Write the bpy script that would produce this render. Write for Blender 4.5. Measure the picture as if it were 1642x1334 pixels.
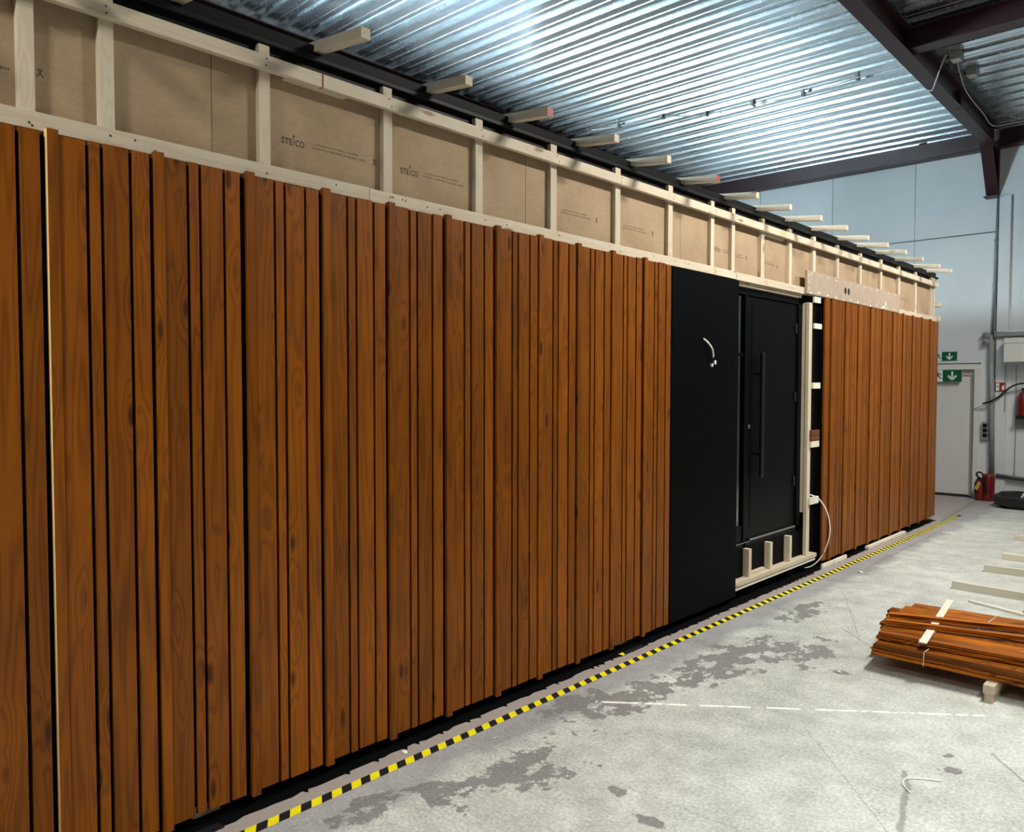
import bpy, bmesh, math, random
from mathutils import Vector, Matrix
random.seed(7)
S = bpy.context.scene
C = bpy.context.scene.collection
for o in list(bpy.data.objects): bpy.data.objects.remove(o)

# ------------------------------------------------------------------ camera
cam_d = bpy.data.cameras.new('camera'); cam = bpy.data.objects.new('camera', cam_d); C.objects.link(cam)
cam_d.sensor_fit = 'HORIZONTAL'; cam_d.sensor_width = 36.0; cam_d.lens = 1264.0/1642.0*36.0
cam_d.clip_start = 0.05; cam_d.clip_end = 100
R = Matrix(((0.731485800905487, -0.026409943286567764, 0.6813450212405302),
            (0.6818552830029101, 0.026314177588322656, -0.7310136367393371),
            (0.0013769948001507576, 0.9993047978236922, 0.037256206622116886)))
M = R.to_4x4(); M.translation = Vector((3.05, 0.0, 1.79)); cam.matrix_world = M
S.camera = cam

# ------------------------------------------------------------------ world, lights, exposure
w = bpy.data.worlds.new('world'); S.world = w; w.use_nodes = True
w.node_tree.nodes['Background'].inputs[0].default_value = (0.62, 0.78, 1.0, 1)
w.node_tree.nodes['Background'].inputs[1].default_value = 1.0

def area(name, loc, target, sx, sy, power, col, spread=math.pi):
    l = bpy.data.lights.new(name, 'AREA'); l.shape = 'RECTANGLE'; l.size = sx; l.size_y = sy
    l.energy = power; l.color = col; l.spread = spread
    o = bpy.data.objects.new(name, l); C.objects.link(o); o.location = loc
    d = Vector(target) - Vector(loc); o.rotation_euler = d.to_track_quat('-Z', 'Y').to_euler()
    return o
WARM = (1.0, 0.965, 0.88)
def strip(name, loc, sx, sy, power, col, tilt, spread):
    l = bpy.data.lights.new(name, 'AREA'); l.shape = 'RECTANGLE'; l.size = sx; l.size_y = sy; l.energy = power; l.color = col; l.spread = spread
    o = bpy.data.objects.new(name, l); C.objects.link(o); o.location = loc; o.rotation_euler = (0, tilt, 0)
strip('hall_area_light', (2.9, 5.9, 5.45), 0.2, 1.3, 215, WARM, 0.55, 2.6)
strip('hall_area_light', (2.9, 10.2, 5.45), 0.2, 1.3, 145, WARM, 0.60, 2.2)
strip('hall_area_light', (4.4, 1.6, 5.45), 0.2, 2.4, 170, WARM, -0.05, 1.7)  # added unseen light to brighten the foreground floor, spread kept off the facade
area('hall_area_light', (1.2, -1.8, 4.7), (0.2, 0.7, 1.9), 0.5, 0.3, 20, WARM, 1.1)
area('window_daylight', (-5.75, 3.5, 4.15), (3.0, 9.0, 5.0), 1.2, 11.5, 7600, (0.66, 0.88, 1.0))
S.view_settings.view_transform = 'Standard'; S.view_settings.look = 'None'
S.view_settings.exposure = 0.0; S.view_settings.gamma = 1.0; S.view_settings.use_curve_mapping = False

# ------------------------------------------------------------------ node helpers
def srgb(r, g, b):
    f = lambda c: (c/255/12.92) if c/255 <= 0.04045 else ((c/255+0.055)/1.055)**2.4
    return (f(r), f(g), f(b), 1)
class NT:
    def __init__(s, name):
        s.m = bpy.data.materials.new(name); s.m.use_nodes = True; s.t = s.m.node_tree
        s.b = s.t.nodes['Principled BSDF']
    def n(s, typ, **kw):
        x = s.t.nodes.new(typ)
        for k, v in kw.items(): setattr(x, k, v)
        return x
    def l(s, a, b): s.t.links.new(a, b)
    def setin(s, inp, v):
        if isinstance(v, bpy.types.NodeSocket): s.l(v, inp)
        else: inp.default_value = v
    def math(s, op, a, b=0.0, c=None, clamp=False):
        x = s.n('ShaderNodeMath', operation=op, use_clamp=clamp)
        s.setin(x.inputs[0], a); s.setin(x.inputs[1], b)
        if c is not None: s.setin(x.inputs[2], c)
        return x.outputs[0]
    def vm(s, op, a, b=(0, 0, 0)):
        x = s.n('ShaderNodeVectorMath', operation=op)
        s.setin(x.inputs[0], a); s.setin(x.inputs[1], b)
        return x
    def noise(s, vec, scale, detail=4, rough=0.55, dist=0.0):
        x = s.n('ShaderNodeTexNoise'); s.l(vec, x.inputs['Vector'])
        x.inputs['Scale'].default_value = scale; x.inputs['Detail'].default_value = detail
        x.inputs['Roughness'].default_value = rough; x.inputs['Distortion'].default_value = dist
        return x.outputs['Fac']
    def scale(s, vec, sc): return s.vm('MULTIPLY', vec, sc).outputs[0]
    def ramp(s, fac, stops):
        x = s.n('ShaderNodeValToRGB'); s.l(fac, x.inputs[0]); e = x.color_ramp.elements
        e[0].position = stops[0][0]; e[0].color = stops[0][1]; e[1].position = stops[-1][0]; e[1].color = stops[-1][1]
        for p, c in stops[1:-1]:
            k = e.new(p); k.color = c
        return x.outputs[0]
    def mix(s, fac, a, b, mode='MIX'):
        x = s.n('ShaderNodeMix', data_type='RGBA', blend_type=mode)
        s.setin(x.inputs[0], fac); s.setin(x.inputs[6], a); s.setin(x.inputs[7], b)
        return x.outputs[2]
    def bump(s, h, strength, dist=0.002):
        x = s.n('ShaderNodeBump'); s.l(h, x.inputs['Height']); x.inputs['Strength'].default_value = strength
        x.inputs['Distance'].default_value = dist; s.l(x.outputs[0], s.b.inputs['Normal'])
def bw(v): return (v, v, v, 1)

def plain(name, col, rough=0.5, metal=0.0, var=0.08, nscale=6.0, spec=0.5):
    t = NT(name); tc = t.n('ShaderNodeTexCoord')
    nz = t.noise(tc.outputs['Object'], nscale, 5)
    dk = tuple(c*(1-var*2) for c in col[:3]) + (1,); lt = tuple(min(1, c*(1+var)) for c in col[:3]) + (1,)
    t.l(t.ramp(nz, [(0.3, dk), (0.7, lt)]), t.b.inputs['Base Color'])
    t.b.inputs['Roughness'].default_value = rough; t.b.inputs['Metallic'].default_value = metal
    t.b.inputs['Specular IOR Level'].default_value = spec
    return t.m

def wood(name, light, dark, axis='Z', knot=None, rough=0.5, contrast=0.8, var=0.25, rings=13.0, spec=0.4, bump=0.12):
    t = NT(name); tc = t.n('ShaderNodeTexCoord'); oi = t.n('ShaderNodeObjectInfo')
    off = t.n('ShaderNodeCombineXYZ')
    for i, k in enumerate((37.0, 91.0, 53.0)): t.l(t.math('MULTIPLY', oi.outputs['Random'], k), off.inputs[i])
    p = t.vm('ADD', tc.outputs['Object'], off.outputs[0]).outputs[0]
    lo = {'X': (0.55, 9, 9), 'Y': (9, 0.55, 9), 'Z': (9, 9, 0.55)}[axis]
    fi = {'X': (3, 230, 230), 'Y': (230, 3, 230), 'Z': (230, 230, 3)}[axis]
    kn = {'X': (2.6, 9, 9), 'Y': (9, 2.6, 9), 'Z': (9, 9, 2.6)}[axis]
    vor = t.n('ShaderNodeTexVoronoi'); t.l(t.scale(p, kn), vor.inputs['Vector']); vor.inputs['Scale'].default_value = 1.0
    kd = vor.outputs['Distance']
    kmask = t.ramp(kd, [(0.07, bw(1)), (0.15, bw(0))])
    kfield = t.math('MULTIPLY', t.ramp(kd, [(0.03, bw(1)), (0.38, bw(0))]), 0.22)
    base = t.noise(t.scale(p, lo), 1.0, 2, 0.5)
    fld = t.math('ADD', base, kfield)
    ring = t.math('SINE', t.math('MULTIPLY', fld, rings*6.283))
    ring = t.math('MULTIPLY_ADD', ring, 0.5, 0.5)
    ring = t.math('POWER', ring, 2.2)
    fine = t.noise(t.scale(p, fi), 1.0, 3, 0.6)
    blot = t.noise(p, 2.3, 3)
    f = t.math('ADD', t.math('MULTIPLY', ring, 0.55*contrast), t.math('MULTIPLY', t.math('SUBTRACT', fine, 0.3), 0.9*contrast))
    f = t.math('ADD', f, t.math('MULTIPLY', t.math('SUBTRACT', blot, 0.5), 0.9), clamp=True)
    col = t.mix(f, light, dark)
    # per-piece tone
    tone = t.math('MULTIPLY_ADD', oi.outputs['Random'], 2*var, 1.0-var)
    cc = t.n('ShaderNodeCombineColor'); [t.l(tone, cc.inputs[i]) for i in range(3)]
    col = t.mix(1.0, col, cc.outputs[0], 'MULTIPLY')
    if knot: col = t.mix(t.math('MULTIPLY', kmask, 0.8), col, knot)
    t.l(col, t.b.inputs['Base Color']); t.b.inputs['Roughness'].default_value = rough
    t.b.inputs['Specular IOR Level'].default_value = spec
    t.bump(t.math('ADD', ring, fine), bump, 0.0015)
    return t.m

STL, STD, STK = srgb(136, 75, 7), srgb(82, 40, 6), srgb(44, 18, 3)
m_stain = wood('stained_wood', STL, STD, 'Z', STK, 0.42, 0.75, 0.18, 10.0, 0.2, 0.2)
m_stainx = wood('stained_wood_lying', srgb(178, 100, 12), srgb(72, 30, 4), 'X', STK, 0.45, 1.2, 0.5, 13.0, 0.2)
m_stainy = wood('stained_wood_block', srgb(120, 70, 40), srgb(90, 48, 26), 'Y', STK, 0.5)
PL, PD, PK = srgb(206, 193, 172), srgb(180, 161, 133), srgb(128, 92, 60)
m_pinez = wood('pine_upright', PL, PD, 'Z', PK, 0.6, 0.5, 0.08, 9, 0.3)
m_piney = wood('pine_horizontal', PL, PD, 'Y', PK, 0.6, 0.5, 0.08, 9, 0.3)
m_pinex = wood('pine_crosswise', PL, PD, 'X', PK, 0.6, 0.5, 0.08, 9, 0.3)
m_whitewood = wood('white_primed_wood', srgb(225, 220, 205), srgb(200, 192, 172), 'Y', None, 0.6, 0.3, 0.05)
m_raw = wood('bare_edge_wood', srgb(245, 214, 150), srgb(226, 178, 106), 'Z', None, 0.6, 0.5, 0.05)
m_greywood = wood('greyed_timber', srgb(222, 216, 198), srgb(186, 178, 156), 'X', None, 0.7, 0.5, 0.1)
m_red = plain('red_paint', srgb(150, 32, 30), 0.5)
m_black = plain('black_foil_and_shade', srgb(9, 10, 11), 0.6, 0, 0.15, 9, 0.06)
m_fascia = plain('black_membrane', srgb(17, 18, 20), 0.5, 0, 0.15, 5, 0.15)
m_panel = plain('black_facade_panel', srgb(7, 8, 9), 0.5, 0, 0.05, 3, 0.03)
m_door = plain('anthracite_door', srgb(7, 8, 9), 0.35, 0, 0.05, 2, 0.05)
m_deep = plain('dark_void', srgb(10, 10, 11), 0.9)
m_steel = plain('brushed_steel', srgb(150, 152, 152), 0.3, 1.0)
m_darksteel = plain('dark_steel_bar', srgb(62, 64, 66), 0.35, 1.0)
m_maroon = plain('maroon_steel_paint', srgb(54, 25, 28), 0.45, 0, 0.08, 4)
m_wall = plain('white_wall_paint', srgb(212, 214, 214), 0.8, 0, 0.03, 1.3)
m_wall_side = plain('darkened_side_wall_paint', srgb(84, 84, 84), 0.85, 0, 0.03, 1.3)  # unseen walls darkened to cut the light they bounce back
m_doorw = plain('white_door_paint', srgb(214, 212, 206), 0.5, 0, 0.02, 2)
m_doorfr = plain('grey_door_frame_paint', srgb(176, 175, 168), 0.5, 0, 0.03, 2)
m_grey = plain('grey_plastic', srgb(140, 142, 142), 0.5)
m_pipe = plain('grey_pipe', srgb(128, 130, 128), 0.4, 0.2)
m_lightgrey = plain('light_grey_plastic', srgb(205, 206, 205), 0.45)
m_blackp = plain('black_plastic', srgb(14, 14, 15), 0.4)
m_extred = plain('extinguisher_red', srgb(112, 20, 28), 0.35)
m_cable = plain('white_cable', srgb(242, 240, 236), 0.45)
m_gypsum = plain('grey_brown_board', srgb(168, 150, 132), 0.85, 0, 0.05, 12)
m_filler = plain('white_filler', srgb(226, 220, 208), 0.8)
m_screw = plain('screw_hole', srgb(60, 46, 36), 0.8)
m_ink = plain('brown_black_ink', srgb(70, 56, 42), 0.8, 0, 0.15, 60)
m_ink2 = plain('faded_ink', srgb(88, 70, 50), 0.8, 0, 0.15, 60)
m_yellow = plain('yellow_tape', srgb(236, 222, 14), 0.5, 0, 0.05, 30)
m_tapeblack = plain('black_tape', srgb(16, 16, 22), 0.55, 0, 0.12, 40)
m_green = plain('safety_green', srgb(0, 84, 52), 0.45)
m_signw = plain('sign_white', srgb(226, 232, 224), 0.45)
m_signred = plain('sign_red', srgb(150, 44, 30), 0.45)
m_brass = plain('yellow_lever', srgb(190, 160, 70), 0.4)

def glass_mat():
    t = NT('sidelight_glass'); t.b.inputs['Base Color'].default_value = (0.5, 0.58, 0.6, 1)
    t.b.inputs['Roughness'].default_value = 0.02; t.b.inputs['Transmission Weight'].default_value = 1.0
    t.b.inputs['Specular IOR Level'].default_value = 1.0; t.b.inputs['IOR'].default_value = 2.3
    return t.m
m_glass = glass_mat()

def fibre_mat():
    t = NT('wood_fibre_board'); tc = t.n('ShaderNodeTexCoord'); p = tc.outputs['Object']
    a = t.noise(p, 3.0, 4); b = t.noise(p, 260.0, 2); c = t.noise(t.scale(p, (1, 1, 3)), 30.0, 3)
    f = t.math('ADD', t.math('MULTIPLY', a, 0.45), t.math('ADD', t.math('MULTIPLY', b, 0.35), t.math('MULTIPLY', c, 0.2)))
    t.l(t.ramp(f, [(0.35, srgb(146, 122, 94)), (0.65, srgb(176, 152, 122))]), t.b.inputs['Base Color'])
    t.b.inputs['Roughness'].default_value = 0.85; t.bump(b, 0.2, 0.001)
    return t.m
m_fibre = fibre_mat()

def zinc_mat():
    t = NT('galvanised_sheet'); tc = t.n('ShaderNodeTexCoord'); p = tc.outputs['Object']
    a = t.noise(t.scale(p, (1, 3, 3)), 5.0, 5, 0.65); b = t.noise(p, 45.0, 3)
    t.l(t.ramp(a, [(0.3, srgb(212, 226, 232)), (0.7, srgb(250, 254, 255))]), t.b.inputs['Base Color'])
    t.b.inputs['Metallic'].default_value = 1.0
    r = t.math('MULTIPLY_ADD', b, 0.2, 0.14); t.l(r, t.b.inputs['Roughness'])
    t.bump(a, 0.04, 0.006)
    return t.m
m_zinc = zinc_mat()

def floor_mat():
    t = NT('worn_concrete'); tc = t.n('ShaderNodeTexCoord'); p = tc.outputs['Object']
    sx = t.n('ShaderNodeSeparateXYZ'); t.l(p, sx.inputs[0]); X, Y = sx.outputs[0], sx.outputs[1]
    big = t.noise(p, 0.7, 6, 0.6); mid = t.noise(p, 5.0, 6, 0.65); fine = t.noise(p, 60.0, 4, 0.7); spk = t.noise(p, 190.0, 2)
    f = t.math('ADD', t.math('MULTIPLY', big, 0.28), t.math('ADD', t.math('MULTIPLY', mid, 0.27), t.math('MULTIPLY', fine, 0.45)))
    col = t.ramp(f, [(0.37, srgb(142, 145, 142)), (0.5, srgb(188, 191, 186)), (0.62, srgb(224, 227, 221))])
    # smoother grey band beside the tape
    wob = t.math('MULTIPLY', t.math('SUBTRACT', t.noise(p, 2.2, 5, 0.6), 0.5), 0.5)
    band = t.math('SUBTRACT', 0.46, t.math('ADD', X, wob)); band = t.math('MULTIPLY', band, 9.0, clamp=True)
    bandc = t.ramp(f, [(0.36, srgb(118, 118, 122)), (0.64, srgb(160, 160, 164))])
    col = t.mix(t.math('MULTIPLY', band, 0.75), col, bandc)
    # pinkish worn strip between the building and the tape
    st = t.math('MULTIPLY', t.math('SUBTRACT', 0.135, X), 200.0, clamp=True)
    col = t.mix(t.math('MULTIPLY', st, 0.8), col, srgb(158, 146, 140))
    # bare patches where the coating has flaked off
    blobs = [(0.50, 3.75, 0.17, 0.55), (0.30, 3.45, 0.12, 0.30), (0.62, 4.7, 0.22, 0.75), (0.55, 2.60, 0.15, 0.42), (0.74, 2.72, 0.09, 0.16),
             (0.83, 2.95, 0.06, 0.05), (1.06, 2.83, 0.06, 0.05), (0.48, 2.28, 0.16, 0.10), (0.36, 1.98, 0.10, 0.2), (0.9, 5.2, 0.2, 0.35),
             (2.01, 4.20, 0.06, 0.05), (2.10, 4.06, 0.04, 0.04), (1.22, 4.98, 0.08, 0.04), (1.30, 2.72, 0.12, 0.035), (0.5, 6.1, 0.12, 0.4)]
    acc = None
    for (bx, by, rx, ry) in blobs:
        dx = t.math('DIVIDE', t.math('SUBTRACT', X, bx), rx); dy = t.math('DIVIDE', t.math('SUBTRACT', Y, by), ry)
        d = t.math('SQRT', t.math('ADD', t.math('MULTIPLY', dx, dx), t.math('MULTIPLY', dy, dy)))
        g = t.math('SUBTRACT', 1.5, d, clamp=True)
        acc = g if acc is None else t.math('MAXIMUM', acc, g)
    nz = t.noise(t.scale(p, (1.0, 0.75, 1)), 7.5, 8, 0.66)
    v = t.math('SUBTRACT', t.math('ADD', nz, t.math('MULTIPLY', acc, 0.23)), 0.07)
    nz2 = t.noise(p, 34.0, 5, 0.7); v2 = t.math('ADD', nz2, t.math('MULTIPLY', acc, 0.10))
    pm = t.math('MAXIMUM', t.ramp(v, [(0.605, bw(0)), (0.62, bw(1))]), t.ramp(v2, [(0.70, bw(0)), (0.715, bw(1))]))
    col = t.mix(t.math('MULTIPLY', pm, 0.85), col, t.ramp(fine, [(0.3, srgb(104, 104, 106)), (0.7, srgb(132, 130, 130))]))
    # light flecks and dark specks
    col = t.mix(t.math('MULTIPLY', t.ramp(spk, [(0.66, bw(0)), (0.72, bw(1))]), 0.35), col, srgb(90, 88, 86))
    col = t.mix(t.math('MULTIPLY', t.ramp(t.noise(p, 23.0, 4, 0.7), [(0.62, bw(0)), (0.7, bw(1))]), 0.5), col, srgb(226, 222, 214))
    # drawn lines, scratches, hairline cracks
    def seg(ax, ay, bx, by, wd, cc, k=1.0, wobble=0.01, rag=0.0):
        nonlocal col
        a = Vector((ax, ay)); b = Vector((bx, by)); L = (b-a).length; u = (b-a)/L
        q = t.math('ADD', t.math('MULTIPLY', t.math('SUBTRACT', X, ax), u.x), t.math('MULTIPLY', t.math('SUBTRACT', Y, ay), u.y))
        pr = t.math('ADD', t.math('MULTIPLY', t.math('SUBTRACT', X, ax), -u.y), t.math('MULTIPLY', t.math('SUBTRACT', Y, ay), u.x))
        pr = t.math('ADD', pr, t.math('MULTIPLY', t.math('SUBTRACT', mid, 0.5), wobble*6))
        on = t.math('MULTIPLY', t.math('GREATER_THAN', q, 0.0), t.math('LESS_THAN', q, L))
        m = t.math('SUBTRACT', 1.0, t.math('DIVIDE', t.math('ABSOLUTE', pr), wd), clamp=True)
        m = t.math('MULTIPLY', t.math('MULTIPLY', m, 2.0, clamp=True), on)
        if rag: m = t.math('MULTIPLY', m, t.ramp(t.noise(p, 14.0, 3), [(0.42, bw(0)), (0.5, bw(1))]))
        col = t.mix(t.math('MULTIPLY', m, k), col, cc)
    seg(0.385, 3.559, 2.05, 4.86, 0.014, srgb(250, 249, 245), 1.0, 0.002, 1)
    seg(1.93, 3.90, 2.12, 3.2, 0.016, srgb(112, 110, 108), 0.6, 0.02)
    seg(1.40, 4.03, 2.05, 3.3, 0.004, srgb(120, 116, 112), 0.5, 0.01)
    seg(0.9, 5.9, 1.28, 5.55, 0.006, srgb(140, 112, 100), 0.7, 0.004)
    seg(0.55, 6.9, 1.1, 5.7, 0.005, srgb(140, 116, 104), 0.5, 0.012)
    seg(2.18, 4.38, 2.4, 4.1, 0.008, srgb(110, 108, 106), 0.6, 0.004)
    seg(0.10, 11.6, -0.05, 14.2, 0.03, srgb(110, 108, 104), 0.6, 0.004)
    seg(0.34, 8.0, 0.30, 11.0, 0.012, srgb(120, 116, 112), 0.5, 0.01)
    seg(1.0, 2.9, 1.9, 2.9, 0.004, srgb(130, 126, 122), 0.5, 0.02)
    t.l(col, t.b.inputs['Base Color'])
    t.l(t.math('MULTIPLY_ADD', mid, 0.35, 0.32), t.b.inputs['Roughness'])
    t.b.inputs['Specular IOR Level'].default_value = 0.45
    h = t.math('SUBTRACT', t.math('MULTIPLY', fine, 0.6), t.math('MULTIPLY', pm, 0.8)); t.bump(h, 0.25, 0.002)
    return t.m
m_floor = floor_mat()

# ------------------------------------------------------------------ mesh helpers
def link(name, me, mat, parent=None, loc=(0, 0, 0), rot=None):
    o = bpy.data.objects.new(name, me); C.objects.link(o)
    if mat and not me.materials: me.materials.append(mat)
    if parent:
        o.parent = parent
        base = parent_world(parent); o.location = Vector(loc) - base
    else: o.location = loc
    if rot: o.rotation_euler = rot
    return o
def parent_world(p):
    v = Vector((0, 0, 0))
    while p: v = v + p.location; p = p.parent
    return v
cache = {}
def boxmesh(dx, dy, dz, bev=0.0012, mat=None, sidemat=None):
    key = (round(dx, 4), round(dy, 4), round(dz, 4), round(bev, 4), mat.name if mat else '', sidemat.name if sidemat else '')
    if key in cache: return cache[key]
    bm = bmesh.new(); bmesh.ops.create_cube(bm, size=1.0)
    for v in bm.verts: v.co = Vector((v.co.x*dx, v.co.y*dy, v.co.z*dz))
    if bev > 0:
        b = min(bev, 0.3*min(dx, dy, dz)); bmesh.ops.bevel(bm, geom=bm.edges[:], offset=b, segments=1, affect='EDGES')
    me = bpy.data.meshes.new('box'); 
    if mat: me.materials.append(mat)
    if sidemat:
        me.materials.append(sidemat)
        for f in bm.faces:
            if f.normal.y < -0.6: f.material_index = 1
    bm.to_mesh(me); bm.free()
    cache[key] = me
    return me
def box(name, x0, x1, y0, y1, z0, z1, mat, parent=None, bev=0.0012, sidemat=None, rot=None):
    me = boxmesh(abs(x1-x0), abs(y1-y0), abs(z1-z0), bev, mat, sidemat)
    return link(name, me, mat, parent, ((x0+x1)/2, (y0+y1)/2, (z0+z1)/2), rot)
def empty(name, loc):
    o = bpy.data.objects.new(name, None); C.objects.link(o); o.location = loc; o.empty_display_size = 0.1; return o
def tag(o, label=None, cat=None, group=None, kind=None):
    if label: o['label'] = label
    if cat: o['category'] = cat
    if group: o['group'] = group
    if kind: o['kind'] = kind
    return o
def prism(name, prof, axis, a, b, mat, parent=None):
    """closed 2-D outline pushed along an axis; prof = [(u,v)] ; axis X: (y,z); axis Y: (x,z)"""
    bm = bmesh.new(); n = len(prof); ends = []
    for s in (a, b):
        ends.append([bm.verts.new((s, u, v) if axis == 'X' else ((u, s, v) if axis == 'Y' else (u, v, s))) for u, v in prof])
    bm.faces.new(ends[0]); bm.faces.new(list(reversed(ends[1])))
    for i in range(n): bm.faces.new((ends[0][i], ends[1][i], ends[1][(i+1) % n], ends[0][(i+1) % n]))
    bmesh.ops.recalc_face_normals(bm, faces=bm.faces[:])
    c = sum((v.co for v in bm.verts), Vector())/len(bm.verts)
    for v in bm.verts: v.co -= c
    me = bpy.data.meshes.new(name); bm.to_mesh(me); bm.free(); me.materials.append(mat)
    return link(name, me, mat, parent, c)
def beam_mesh(name, p0, p1, prof, mat, parent=None, up=(0, 0, 1)):
    """section prof [(s,u)] swept straight from p0 to p1"""
    p0 = Vector(p0); p1 = Vector(p1); d = (p1-p0).normalized(); s = d.cross(Vector(up)).normalized(); u = s.cross(d)
    bm = bmesh.new(); mid = (p0+p1)/2
    r = [[bm.verts.new(q - mid + s*a + u*b) for a, b in prof] for q in (p0, p1)]
    n = len(prof); bm.faces.new(r[0]); bm.faces.new(list(reversed(r[1])))
    for i in range(n): bm.faces.new((r[0][i], r[1][i], r[1][(i+1) % n], r[0][(i+1) % n]))
    bmesh.ops.recalc_face_normals(bm, faces=bm.faces[:])
    me = bpy.data.meshes.new(name); bm.to_mesh(me); bm.free(); me.materials.append(mat)
    return link(name, me, mat, parent, mid)
def tube(name, pts, r, mat, parent=None, seg=8, smooth=True, sub=6):
    P = [Vector(p) for p in pts]
    if smooth and len(P) > 2:
        Q = []
        for i in range(len(P)-1):
            a = P[max(0, i-1)]; b = P[i]; c = P[i+1]; d = P[min(len(P)-1, i+2)]
            for k in range(sub):
                t = k/sub
                Q.append(0.5*((2*b) + (c-a)*t + (2*a-5*b+4*c-d)*t*t + (3*b-a-3*c+d)*t**3))
        Q.append(P[-1]); P = Q
    o0 = P[0].copy(); bm = bmesh.new(); rings = []
    for i, p in enumerate(P):
        d = (P[min(i+1, len(P)-1)] - P[max(i-1, 0)]).normalized()
        ref = Vector((0, 0, 1)) if abs(d.z) < 0.9 else Vector((1, 0, 0))
        s = d.cross(ref).normalized(); u = s.cross(d)
        rings.append([bm.verts.new(p - o0 + (s*math.cos(2*math.pi*k/seg) + u*math.sin(2*math.pi*k/seg))*r) for k in range(seg)])
    for a, b in zip(rings, rings[1:]):
        for k in range(seg): 
            f = bm.faces.new((a[k], b[k], b[(k+1) % seg], a[(k+1) % seg])); f.smooth = True
    bm.faces.new(rings[0]); bm.faces.new(list(reversed(rings[-1])))
    bmesh.ops.recalc_face_normals(bm, faces=bm.faces[:])
    me = bpy.data.meshes.new(name); bm.to_mesh(me); bm.free(); me.materials.append(mat)
    return link(name, me, mat, parent, o0)
def lathe(name, prof, mat, parent=None, loc=(0, 0, 0), seg=24, rot=None):
    bm = bmesh.new(); rs = []
    for r, z in prof: rs.append([bm.verts.new((r*math.cos(2*math.pi*k/seg), r*math.sin(2*math.pi*k/seg), z)) for k in range(seg)])
    for a, b in zip(rs, rs[1:]):
        for k in range(seg):
            f = bm.faces.new((a[k], a[(k+1) % seg], b[(k+1) % seg], b[k])); f.smooth = True
    bm.faces.new(list(reversed(rs[0]))); bm.faces.new(rs[-1])
    bmesh.ops.recalc_face_normals(bm, faces=bm.faces[:])
    me = bpy.data.meshes.new(name); bm.to_mesh(me); bm.free(); me.materials.append(mat)
    return link(name, me, mat, parent, loc, rot)
def flat(name, polys, plane, off, thick, mat, parent=None, origin=None):
    """2-D polygons given thickness; plane 'x': (y,z) facing +x ; plane 'y': (x,z) facing -y ; plane 'z': (x,y) facing up"""
    bm = bmesh.new()
    for pl in polys:
        fr, bk = [], []
        for a, b in pl:
            if plane == 'x': fr.append(bm.verts.new((off+thick, a, b))); bk.append(bm.verts.new((off, a, b)))
            elif plane == 'y': fr.append(bm.verts.new((a, off-thick, b))); bk.append(bm.verts.new((a, off, b)))
            else: fr.append(bm.verts.new((a, b, off+thick))); bk.append(bm.verts.new((a, b, off)))
        n = len(pl); bm.faces.new(fr); bm.faces.new(list(reversed(bk)))
        for i in range(n): bm.faces.new((fr[i], bk[i], bk[(i+1) % n], fr[(i+1) % n]))
    bmesh.ops.recalc_face_normals(bm, faces=bm.faces[:])
    c = sum((v.co for v in bm.verts), Vector())/len(bm.verts)
    for v in bm.verts: v.co -= c
    me = bpy.data.meshes.new(name); bm.to_mesh(me); bm.free(); me.materials.append(mat)
    return link(name, me, mat, parent, c)
def disc(cx, cy, rx, ry=None, n=12):
    ry = ry or rx
    return [(cx+rx*math.cos(2*math.pi*k/n), cy+ry*math.sin(2*math.pi*k/n)) for k in range(n)]
def stroke(pts, wd):
    out = []
    for (a, b) in zip(pts, pts[1:]):
        v = Vector((b[0]-a[0], b[1]-a[1])).normalized(); nx, ny = -v.y*wd/2, v.x*wd/2
        out.append([(a[0]+nx, a[1]+ny), (b[0]+nx, b[1]+ny), (b[0]-nx, b[1]-ny), (a[0]-nx, a[1]-ny)])
    return out
def text(name, s, width, y, z, x, mat, parent, height=None):
    cu = bpy.data.curves.new(name, 'FONT'); cu.body = s; cu.size = 1; cu.extrude = 0.0; cu.offset = 0.022
    tmp = bpy.data.objects.new('tmp', cu); C.objects.link(tmp); bpy.context.view_layer.update()
    me = bpy.data.meshes.new_from_object(tmp); bpy.data.objects.remove(tmp)
    xs = [v.co.x for v in me.vertices]; ys = [v.co.y for v in me.vertices]
    k = width/(max(xs)-min(xs)); ky = (height/(max(ys)-min(ys))) if height else k
    x0 = min(xs); y0 = min(ys)
    for v in me.vertices: v.co = Vector((0.0, (v.co.x-x0)*k, (v.co.y-y0)*ky))
    me.materials.clear(); me.materials.append(mat)
    return link(name, me, mat, parent, (x, y, z))

# ================================================================== THE HALL
WY = 14.42
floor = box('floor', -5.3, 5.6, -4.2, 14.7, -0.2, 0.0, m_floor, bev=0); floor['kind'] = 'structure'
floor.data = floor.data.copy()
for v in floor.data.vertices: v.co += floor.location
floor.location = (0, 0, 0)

# back wall of large panels with open joints, a doorway left free
wb = empty('wall_back', (0, WY, 0)); wb['kind'] = 'structure'
xe = [-5.3, -3.88, -2.50, -1.12]
for a, b in zip(xe, xe[1:]): box('wall_panel', a+0.003, b-0.003, WY, WY+0.15, 0, 6.1, m_wall, wb, 0.004)
box('wall_panel', -1.117, 0.097, WY, WY+0.15, 2.18, 6.1, m_wall, wb, 0.004)
box('wall_panel', -0.09, 0.097, WY, WY+0.15, 0, 2.18, m_wall, wb, 0.0)
for a, b in ((0.103, 1.5), (1.5, 2.9), (2.9, 4.3), (4.3, 5.6)): box('wall_panel', a+0.003, b-0.003, WY, WY+0.15, 0, 6.1, m_wall, wb, 0.004)
box('wall_core', -5.3, 5.6, WY+0.15, WY+0.2, 0, 6.1, m_wall, wb, 0)
box('wall_right', 5.6, 5.75, -4.2, 14.7, 0, 6.1, m_wall_side, None, 0)['kind'] = 'structure'
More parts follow.
